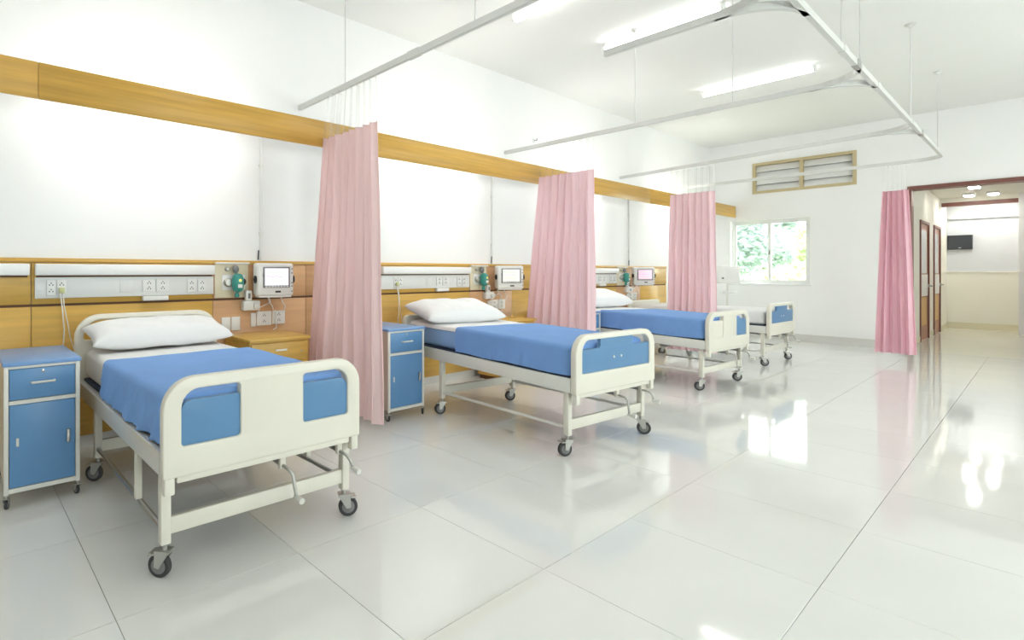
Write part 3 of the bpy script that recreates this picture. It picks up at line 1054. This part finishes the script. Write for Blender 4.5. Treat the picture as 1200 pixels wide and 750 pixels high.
blue_cabinet(0.208, 0.568, 3.42, 4.05, 'blue bedside cabinet at the left edge beside the nearest bed')
blue_cabinet(2.885, 3.30, 3.44, 4.03, 'blue bedside cabinet between the pale pink curtain and the second bed')
blue_cabinet(5.93, 6.31, 3.44, 4.03, 'blue bedside cabinet half hidden behind the middle curtain, left of the third bed')

def wood_cabinet(x0, x1, y0, y1, zt, label):
    t = thing('wooden_locker', label, 'cabinet', ((x0 + x1) / 2, (y0 + y1) / 2, 0), 0, 'wooden bedside lockers')
    a, b = (x1 - x0) / 2, (y1 - y0) / 2
    box('locker_top', 'wood', (-a - 0.01, a + 0.01, -b - 0.012, b, zt - 0.025, zt), t, bevel=0.003)
    box('body', 'wood', (-a, a, -b + 0.02, b, 0.05, zt - 0.025), t)
    box('plinth', 'groove', (-a + 0.02, a - 0.02, -b + 0.04, b - 0.02, 0.0, 0.05), t)
    dr = box('drawer', 'wood', (-a + 0.01, a - 0.01, -b, -b + 0.02, zt - 0.19, zt - 0.04), t, bevel=0.003)
    box('drawer_handle', 'white_plastic', (-0.05, 0.05, -b - 0.018, -b, zt - 0.105, zt - 0.092), dr, bevel=0.003)
    lathe('keyhole', 'steel', [(0.008, 0.001), (0.008, -0.003), (0.003, -0.004)], (a - 0.07, -b, zt - 0.12), 'Y', dr, 10)
    dd = box('door', 'wood', (-a + 0.01, a - 0.01, -b, -b + 0.02, 0.06, zt - 0.20), t, bevel=0.003)
    box('door_handle', 'white_plastic', (-a + 0.05, -a + 0.065, -b - 0.016, -b, 0.38, 0.48), dd, bevel=0.003)
    return t
wood_cabinet(1.78, 2.30, 3.76, 4.24, 0.75, 'yellow wooden locker beside the nearest bed, left of the curtain')
wood_cabinet(4.95, 5.42, 3.76, 4.24, 0.72, 'yellow wooden locker on the far side of the second bed')

# ================================================================== headwall equipment
YP = W - 0.0221          # face of the wooden panels

def socket(parent, x0, x1, z0, z1, y, holes=True, name='socket_plate'):
    s = box(name, 'white_plastic', (x0, x1, y - 0.010, y, z0, z1), parent, bevel=0.003)
    if holes:
        bm = nbm()
        cx, h = (x0 + x1) / 2, z1 - z0
        for fz in (0.72, 0.3):
            zc = z0 + h * fz
            for dx, dz in ((-0.010, -0.004), (0.010, -0.004), (0.0, 0.009)):
                add_box(bm, cx + dx - 0.003, cx + dx + 0.003, y - 0.0115, y - 0.009, zc + dz - 0.0045, zc + dz + 0.0045)
        obj('pin_holes', bm, 'black', s)
    return s

def trunking(x0, x1, where, sockets=True):
    t = thing('bed_head_trunking', 'pale grey service trunking with sockets ' + where, 'trunking', (x0, YP, 0), 0, 'bed head service trunking')
    L = x1 - x0
    box('upper_rail', 'trunk_rail', (0, L, -0.055, 0, 1.245, 1.325), t, bevel=0.008)
    box('rail_shadow_gap', 'groove', (0.01, L - 0.01, -0.012, 0, 1.233, 1.2455), t)
    if sockets:
        box('socket_strip', 'trunk_grey', (0, L, -0.02, 0, 1.085, 1.232), t, bevel=0.003)
        o = L - 1.263
        for a, b in ((0.067, 0.123), (0.130, 0.188), (1.042, 1.112), (1.128, 1.198)):
            socket(t, a + o, b + o, 1.105, 1.212, -0.02)
        box('blank_plate', 'trunk_grey', (0.54 + o, 0.63 + o, -0.024, -0.019, 1.115, 1.205), t, bevel=0.002)
        for a, b in ((0.70, 0.795), (0.80, 0.90)):
            socket(t, a + o, b + o, 1.115, 1.212, -0.02)
        box('switch_box', 'white_plastic', (0.70 + o, 0.89 + o, -0.045, 0, 1.048, 1.083), t, bevel=0.004)
    return t

trunking(0.437, 1.70, 'above the nearest bed')
trunking(3.50, 4.86, 'above the second bed')
trunking(7.02, 8.37, 'above the third bed')
trunking(-1.3, 0.405, 'cut off by the left picture edge', sockets=False)

def gas_panel(x, where):
    t = thing('gas_outlet_panel', 'medical gas outlet panel with teal oxygen flowmeter ' + where, 'oxygen outlet', (x, YP, 0), 0, 'oxygen outlets beside the monitors')
    box('back_plate', 'beige_plate', (0.01, 0.31, -0.008, 0, 1.05, 1.335), t, bevel=0.002)
    box('top_ledge', 'white_plastic', (0.01, 0.31, -0.04, 0, 1.335, 1.35), t, bevel=0.003)
    box('outlet_plate', 'white_plastic', (0.07, 0.28, -0.016, -0.008, 1.115, 1.245), t, bevel=0.004)
    lathe('outlet_ring', 'dull_steel', [(0.035, -0.016), (0.038, -0.04), (0.026, -0.055)], (0.115, 0, 1.18), 'Y', t, 18)
    lathe('outlet_ring', 'black', [(0.03, -0.016), (0.03, -0.045), (0.018, -0.055)], (0.245, 0, 1.185), 'Y', t, 18)
    fm = lathe('flowmeter', 'teal', [(0.012, 1.095), (0.040, 1.11), (0.050, 1.15), (0.050, 1.21), (0.036, 1.245), (0.016, 1.255)], (0.185, -0.075, 0), 'Z', t, 20)
    box('flow_label', 'white_plastic', (0.165, 0.205, -0.128, -0.121, 1.135, 1.165), fm, bevel=0.003)
    lathe('flow_dial', 'wave_yellow', [(0.013, -0.118), (0.013, -0.128), (0.006, -0.130)], (0.185, 0, 1.198), 'Y', fm, 12)
    tube('flow_stem', 'dull_steel', [(0.185, -0.02, 1.22), (0.185, -0.075, 1.22)], 0.014, fm)
    lathe('regulator_knob', 'hub', [(0.008, 1.255), (0.02, 1.268), (0.028, 1.29), (0.022, 1.312), (0.010, 1.325)], (0.178, -0.05, 0), 'Z', t, 16)
    lathe('small_valve', 'dull_steel', [(0.016, -0.008), (0.018, -0.03), (0.010, -0.038)], (0.112, 0, 1.292), 'Y', t, 14)
    lathe('drain_nut', 'teal', [(0.010, 1.052), (0.020, 1.058), (0.022, 1.072), (0.014, 1.096)], (0.178, -0.07, 0), 'Z', t, 12)
    return t

def adapter(x, where):
    t = thing('power_adapter', 'white plug adapter block ' + where, 'adapter', (x, YP, 0), 0, 'plug adapters under the oxygen outlets')
    box('block', 'white_plastic', (0.0, 0.155, -0.06, 0, 0.935, 1.02), t, bevel=0.008)
    box('plug', 'white_plastic', (0.022, 0.078, -0.060, -0.018, 1.02, 1.108), t, bevel=0.008)
    box('plug_mark', 'hub', (0.040, 0.062, -0.062, -0.0595, 1.04, 1.085), t)
    box('plug', 'trunk_grey', (0.09, 0.142, -0.085, -0.06, 0.952, 1.0), t, bevel=0.006)
    return t

def outlets(x, where):
    t = thing('outlet_plate', 'white double outlet plate ' + where, 'outlet', (x, YP, 0), 0, 'lower outlet plates')
    socket(t, 0.0, 0.05, 0.79, 0.91, 0, False, 'side_plate')
    socket(t, 0.055, 0.20, 0.795, 0.92, 0)
    socket(t, 0.21, 0.335, 0.80, 0.92, 0)
    return t

def monitor(x, yc, rotz, where, scr):
    t = thing('patient_monitor', 'white patient monitor ' + where, 'monitor', (x, yc, 1.06), rotz, 'patient monitors on the headwall')
    w, h = 0.165, 0.285
    body = box('casing', 'white_plastic', (-w, w, -0.075, 0.055, 0.0, h), t, bevel=0.022, seg=4)
    box('base_trim', 'trunk_grey', (-w + 0.02, w - 0.02, -0.07, 0.045, -0.012, 0.002), t, bevel=0.004)
    bz = box('bezel', 'hub', (-0.115, 0.128, -0.081, -0.074, 0.072, 0.252), t, bevel=0.004)
    box('screen', scr, (-0.100, 0.113, -0.0835, -0.0805, 0.092, 0.240), bz)
    for z, m, f_ in ((0.205, 'wave_green', 3.0), (0.170, 'wave_violet', 2.0), (0.130, 'wave_yellow', 4.0)):
        bm = nbm()
        pts = []
        for i in range(41):
            u = i / 40
            q = (u * f_) % 1.0
            zz = z + (0.022 if 0.42 < q < 0.5 else (-0.006 if 0.5 <= q < 0.56 else 0.004 * math.sin(q * 6.28)))
            pts.append((-0.09 + 0.15 * u, -0.0842, zz))
        for a, b in zip(pts, pts[1:]):
            v = [bm.verts.new(c) for c in ((a[0], a[1], a[2] - 0.0013), (b[0], b[1], b[2] - 0.0013), (b[0], b[1], b[2] + 0.0013), (a[0], a[1], a[2] + 0.0013))]
            bm.faces.new(v)
        obj('trace', bm, m, bz)
    for k in range(8):
        box('key', 'trunk_grey', (-0.096 + k * 0.027, -0.076 + k * 0.027, -0.0835, -0.0805, 0.077, 0.086), bz)
    box('name_badge', 'black', (-0.005, 0.045, -0.078, -0.0745, 0.030, 0.046), t, bevel=0.002)
    for k, z in enumerate((0.235, 0.20, 0.115, 0.085, 0.04)):
        lathe('button', 'hub', [(0.006, -0.0745), (0.006, -0.079), (0.003, -0.080)], (0.147, 0, z), 'Y', t, 8)
    # side grips
    for s in (-1, 1):
        bm = nbm()
        add_lathe(bm, [(0.012, 0.0), (0.032, 0.002), (0.034, 0.012), (0.014, 0.02)], 16, (0, 0, 0), 'X')
        o = obj('side_grip', bm, 'black', t, smooth=True, angle=40)
        o.location = (s * (w - 0.001), -0.04, 0.145)
        if s < 0:
            o.rotation_euler = (0, 0, PI)
    lathe('front_grip', 'hub', [(0.020, -0.070), (0.026, -0.077), (0.016, -0.083)], (-0.143, 0, 0.15), 'Y', t, 16).scale = (0.7, 1, 1.2)
    tube('wall_arm', 'dull_steel', [(0, 0.05, 0.17), (0, 0.105, 0.17)], 0.02, t)
    return t

def cables(x, where, seed):
    rnd = random.Random(seed)
    y = YP - 0.035
    t = thing('monitor_cable', 'white monitor leads hanging ' + where, 'cable', (x, y, 0), 0, 'leads below the monitors')
    for k, (dx, ex, ez) in enumerate(((-0.03, 0.02, 0.93), (0.10, 0.12, 0.90), (-0.02, -0.13, 0.88))):
        p = [(dx, 0, 1.046), (dx + 0.01, -0.012, 1.0), (ex + rnd.uniform(-0.02, 0.02), -0.02, 0.96), (ex, -0.004, ez)]
        tube('lead', 'white_plastic', p, 0.0045, t, 6)
    tube('lead', 'white_plastic', [(0.035, -0.01, 0.93), (0.05, -0.014, 0.86), (0.045, -0.012, 0.77), (0.02, -0.004, 0.755)], 0.004, t, 6)
    return t

def riser(x, where):
    t = thing('riser_pipe', 'thin white riser pipe on the wall ' + where, 'pipe', (x, W - 0.016, 0), 0, 'white riser pipes')
    tube('pipe', 'white_plastic', [(0, 0, 1.37), (0, 0, 2.62)], 0.011, t, 10)
    for z in (1.6, 2.2):
        box('clip', 'white_plastic', (-0.016, 0.016, -0.013, 0.015, z, z + 0.02), t)
    tube('pen_hook', 'black', [(-0.035, -0.012, 1.375), (-0.03, -0.012, 1.46)], 0.006, t, 6)
    return t

BAYS = ((1.70, 'beside the nearest bed', 'screen', R(-8), 1), (4.87, 'beside the second bed', 'screen_b', R(-34), 2), (8.38, 'beside the third bed', 'screen_c', R(-42), 3))
for x0, where, scr, rz, k in BAYS:
    gas_panel(x0 + 0.005, where)
    adapter(x0 + 0.27 - 0.02, where)
    monitor(x0 + 0.50 + (0.04 if k > 1 else 0), YP - (0.11 if k == 1 else 0.17), rz, where, scr)
    outlets(x0 + 0.34, where)
    cables(x0 + 0.52, where, k)
    riser(x0 + 0.445, where)
# switch plates low beside the pillow
for x, lab in ((1.775, 'left blank white plate low on the panel by the nearest pillow'), (1.862, 'right blank white plate low on the panel by the nearest pillow')):
    bm = nbm()
    add_box(bm, x, x + 0.078, YP - 0.012, YP, 0.77, 0.885, bevel=0.003)
    tag(obj('blank_wall_plate', bm, 'white_plastic', None, smooth=True, angle=40), lab, 'wall plate', 'blank plates by the pillow')
# plugged cord at the nearest bed and at the second bed
def cord(x, z, where):
    t = thing('wall_charger', 'plug-in charger with white leads ' + where, 'charger', (x, YP - 0.0315, 0), 0, 'chargers above the cabinets')
    box('plug', 'wave_plug', (-0.018, 0.018, -0.02, 0.0, z - 0.02, z + 0.02), t, bevel=0.005)
    tube('lead', 'white_plastic', [(-0.008, -0.012, z - 0.02), (0.0, -0.03, z - 0.12), (0.015, -0.014, z - 0.28), (0.0, -0.008, z - 0.50)], 0.0045, t, 6)
    tube('lead', 'white_plastic', [(0.008, -0.010, z - 0.02), (0.012, -0.022, z - 0.10), (0.05, -0.010, z - 0.32), (0.085, -0.006, z - 0.46)], 0.0035, t, 6)
M['wave_plug'] = pmat('plug_plastic', (206, 208, 150), 0.4)
cord(0.595, 1.14, 'above the cabinet at the left edge')
cord(3.70, 1.14, 'above the cabinet left of the second bed')

# monitor on a stand in the far corner
t = thing('monitor_stand', 'white monitor on a slim stand in the far corner', 'monitor', (11.62, 3.80, 0), R(-50))
lathe('base', 'white_plastic', [(0.20, 0.0), (0.20, 0.02), (0.05, 0.05)], (0, 0, 0), 'Z', t, 20)
tube('pole', 'cream_light', [(0, 0, 0.05), (0, 0, 1.05)], 0.016, t)
box('casing', 'white_plastic', (-0.18, 0.18, -0.09, 0.09, 1.05, 1.38), t, bevel=0.02, seg=3)
box('screen', 'trunk_grey', (-0.06, 0.14, -0.094, -0.0895, 1.14, 1.32), t)
lathe('knob', 'hub', [(0.018, -0.09), (0.018, -0.105), (0.01, -0.11)], (-0.12, 0, 1.15), 'Y', t, 10)
box('basket', 'trunk_grey', (-0.12, 0.12, -0.08, 0.08, 0.86, 0.90), t, bevel=0.006)

# small motion sensor on the upper wall
t = thing('wall_hook', 'small grey wall fitting above the fascia near the second track', 'fitting', (6.2, W - 0.001, 3.05))
box('plate', 'trunk_grey', (-0.03, 0.03, -0.01, 0, -0.03, 0.03), t, bevel=0.003)
tube('hook', 'hub', [(0, -0.01, 0), (0, -0.05, -0.005), (0, -0.055, 0.02)], 0.006, t, 6)

# ================================================================== corridor things
t = thing('television', 'black wall mounted television at the end of the corridor', 'television', (HX1 - 0.0505 + 0.05, 1.26, 1.77))
box('casing', 'black', (-0.06, 0.0, -0.19, 0.19, 0.0, 0.32), t, bevel=0.006)
box('screen', 'tv_screen', (-0.063, -0.0595, -0.172, 0.172, 0.02, 0.30), t)
box('standby_light', 'white_plastic', (-0.0645, -0.0625, -0.02, 0.02, 0.028, 0.042), t)
for i, (x, y, lab) in enumerate(((14.6, 0.86, 'square corridor lamp nearest the doorway'), (16.1, 1.02, 'left square corridor lamp before the second brown lintel'),
                                 (16.1, 0.70, 'right square corridor lamp before the second brown lintel'), (17.3, 1.0, 'left square corridor lamp beyond the second brown lintel'),
                                 (17.3, 0.70, 'right square corridor lamp beyond the second brown lintel'), (14.6, -0.9, 'corridor lamp right of the doorway view'))):
    t = thing('corridor_lamp', lab, 'lamp', (x, y, HZ), 0, 'square corridor lamps')
    box('housing', 'white_plastic', (-0.17, 0.17, -0.085, 0.085, -0.04, -0.001), t, bevel=0.004)
    box('diffuser', 'hall_lamp', (-0.15, 0.15, -0.065, 0.065, -0.05, -0.0405), t, bevel=0.004)

# ================================================================== garden behind the window
shell('ground', [(XF + T, 40, HY1 + 0.2, 22, -0.4, -0.3)], 'grass')
def tree(x, y, h, rad, mat, label, seed, nleaf, trunk=True, squash=1.0, leaf=0.13):
    rnd = random.Random(seed)
    t = thing('garden_tree' if trunk else 'garden_shrub', label, 'tree' if trunk else 'shrub', (x, y, -0.3), rnd.uniform(0, 6), 'plants outside the window')
    if trunk:
        tube('trunk', 'bark', [(0, 0, 0), (0.05, 0.03, h * 0.35), (0, 0.08, h * 0.75)], [0.11, 0.08, 0.03], t, 8)
    else:
        for k in range(3):
            tube('stem', 'bark', [(0, 0, 0), (0.2 * math.cos(k * 2.1), 0.2 * math.sin(k * 2.1), h * 0.6)], [0.03, 0.012], t, 6)
    # clumps of leaves
    cl = []
    for k in range(16):
        a = rnd.uniform(0, 2 * PI)
        rr = rad * rnd.uniform(0.15, 0.85)
        zz = h * (rnd.uniform(0.42, 0.92) if trunk else rnd.uniform(0.2, 0.85))
        cl.append((rr * math.cos(a), rr * math.sin(a), zz, rad * rnd.uniform(0.25, 0.45)))
    bm = nbm()
    for i in range(nleaf):
        c = cl[rnd.randrange(len(cl))]
        d = Vector((rnd.gauss(0, 1), rnd.gauss(0, 1), rnd.gauss(0, 1))).normalized() * c[3] * rnd.uniform(0.5, 1.05)
        p = Vector(c[:3]) + Vector((d.x, d.y, d.z * squash))
        if p.z < 0.05:
            p.z = 0.05
        u = Vector((rnd.gauss(0, 1), rnd.gauss(0, 1), rnd.gauss(0, 0.6))).normalized()
        v = u.orthogonal().normalized()
        s = leaf * rnd.uniform(0.6, 1.3)
        q = [p - u * s, p + v * s * 0.42, p + u * s, p - v * s * 0.42]
        bm.faces.new([bm.verts.new(k) for k in q])
    me = bpy.data.meshes.new('foliage')
    bm.to_mesh(me)
    bm.free()
    fo = obj('foliage', me, mat, t)
    fo['kind'] = 'stuff'
    return t
for a in ((21.0, 6.9, 4.2, 1.5, 'leaf_b', 'grey green tree at the left side of the window view', 1, 4200),
          (25.0, 7.0, 4.6, 1.4, 'leaf_b', 'taller grey green tree behind, in the middle of the window view', 2, 4200),
          (25.5, 10.6, 5.0, 1.7, 'leaf_a', 'pale leafy tree far behind the left pane', 3, 4200),
          (29.5, 6.2, 4.2, 1.8, 'leaf_a', 'pale leafy tree far behind the right pane', 4, 4200)):
    tree(*a)
for a in ((18.0, 4.35, 1.6, 0.75, 'leaf_a', 'bright green shrub under the right pane', 5, 2600),
          (18.6, 6.15, 1.5, 0.75, 'leaf_a', 'pale green shrub under the left pane', 6, 2600),
          (21.2, 4.6, 2.2, 1.0, 'leaf_a', 'leafy shrub behind the right pane centre', 7, 2600)):
    tree(*a, trunk=False)
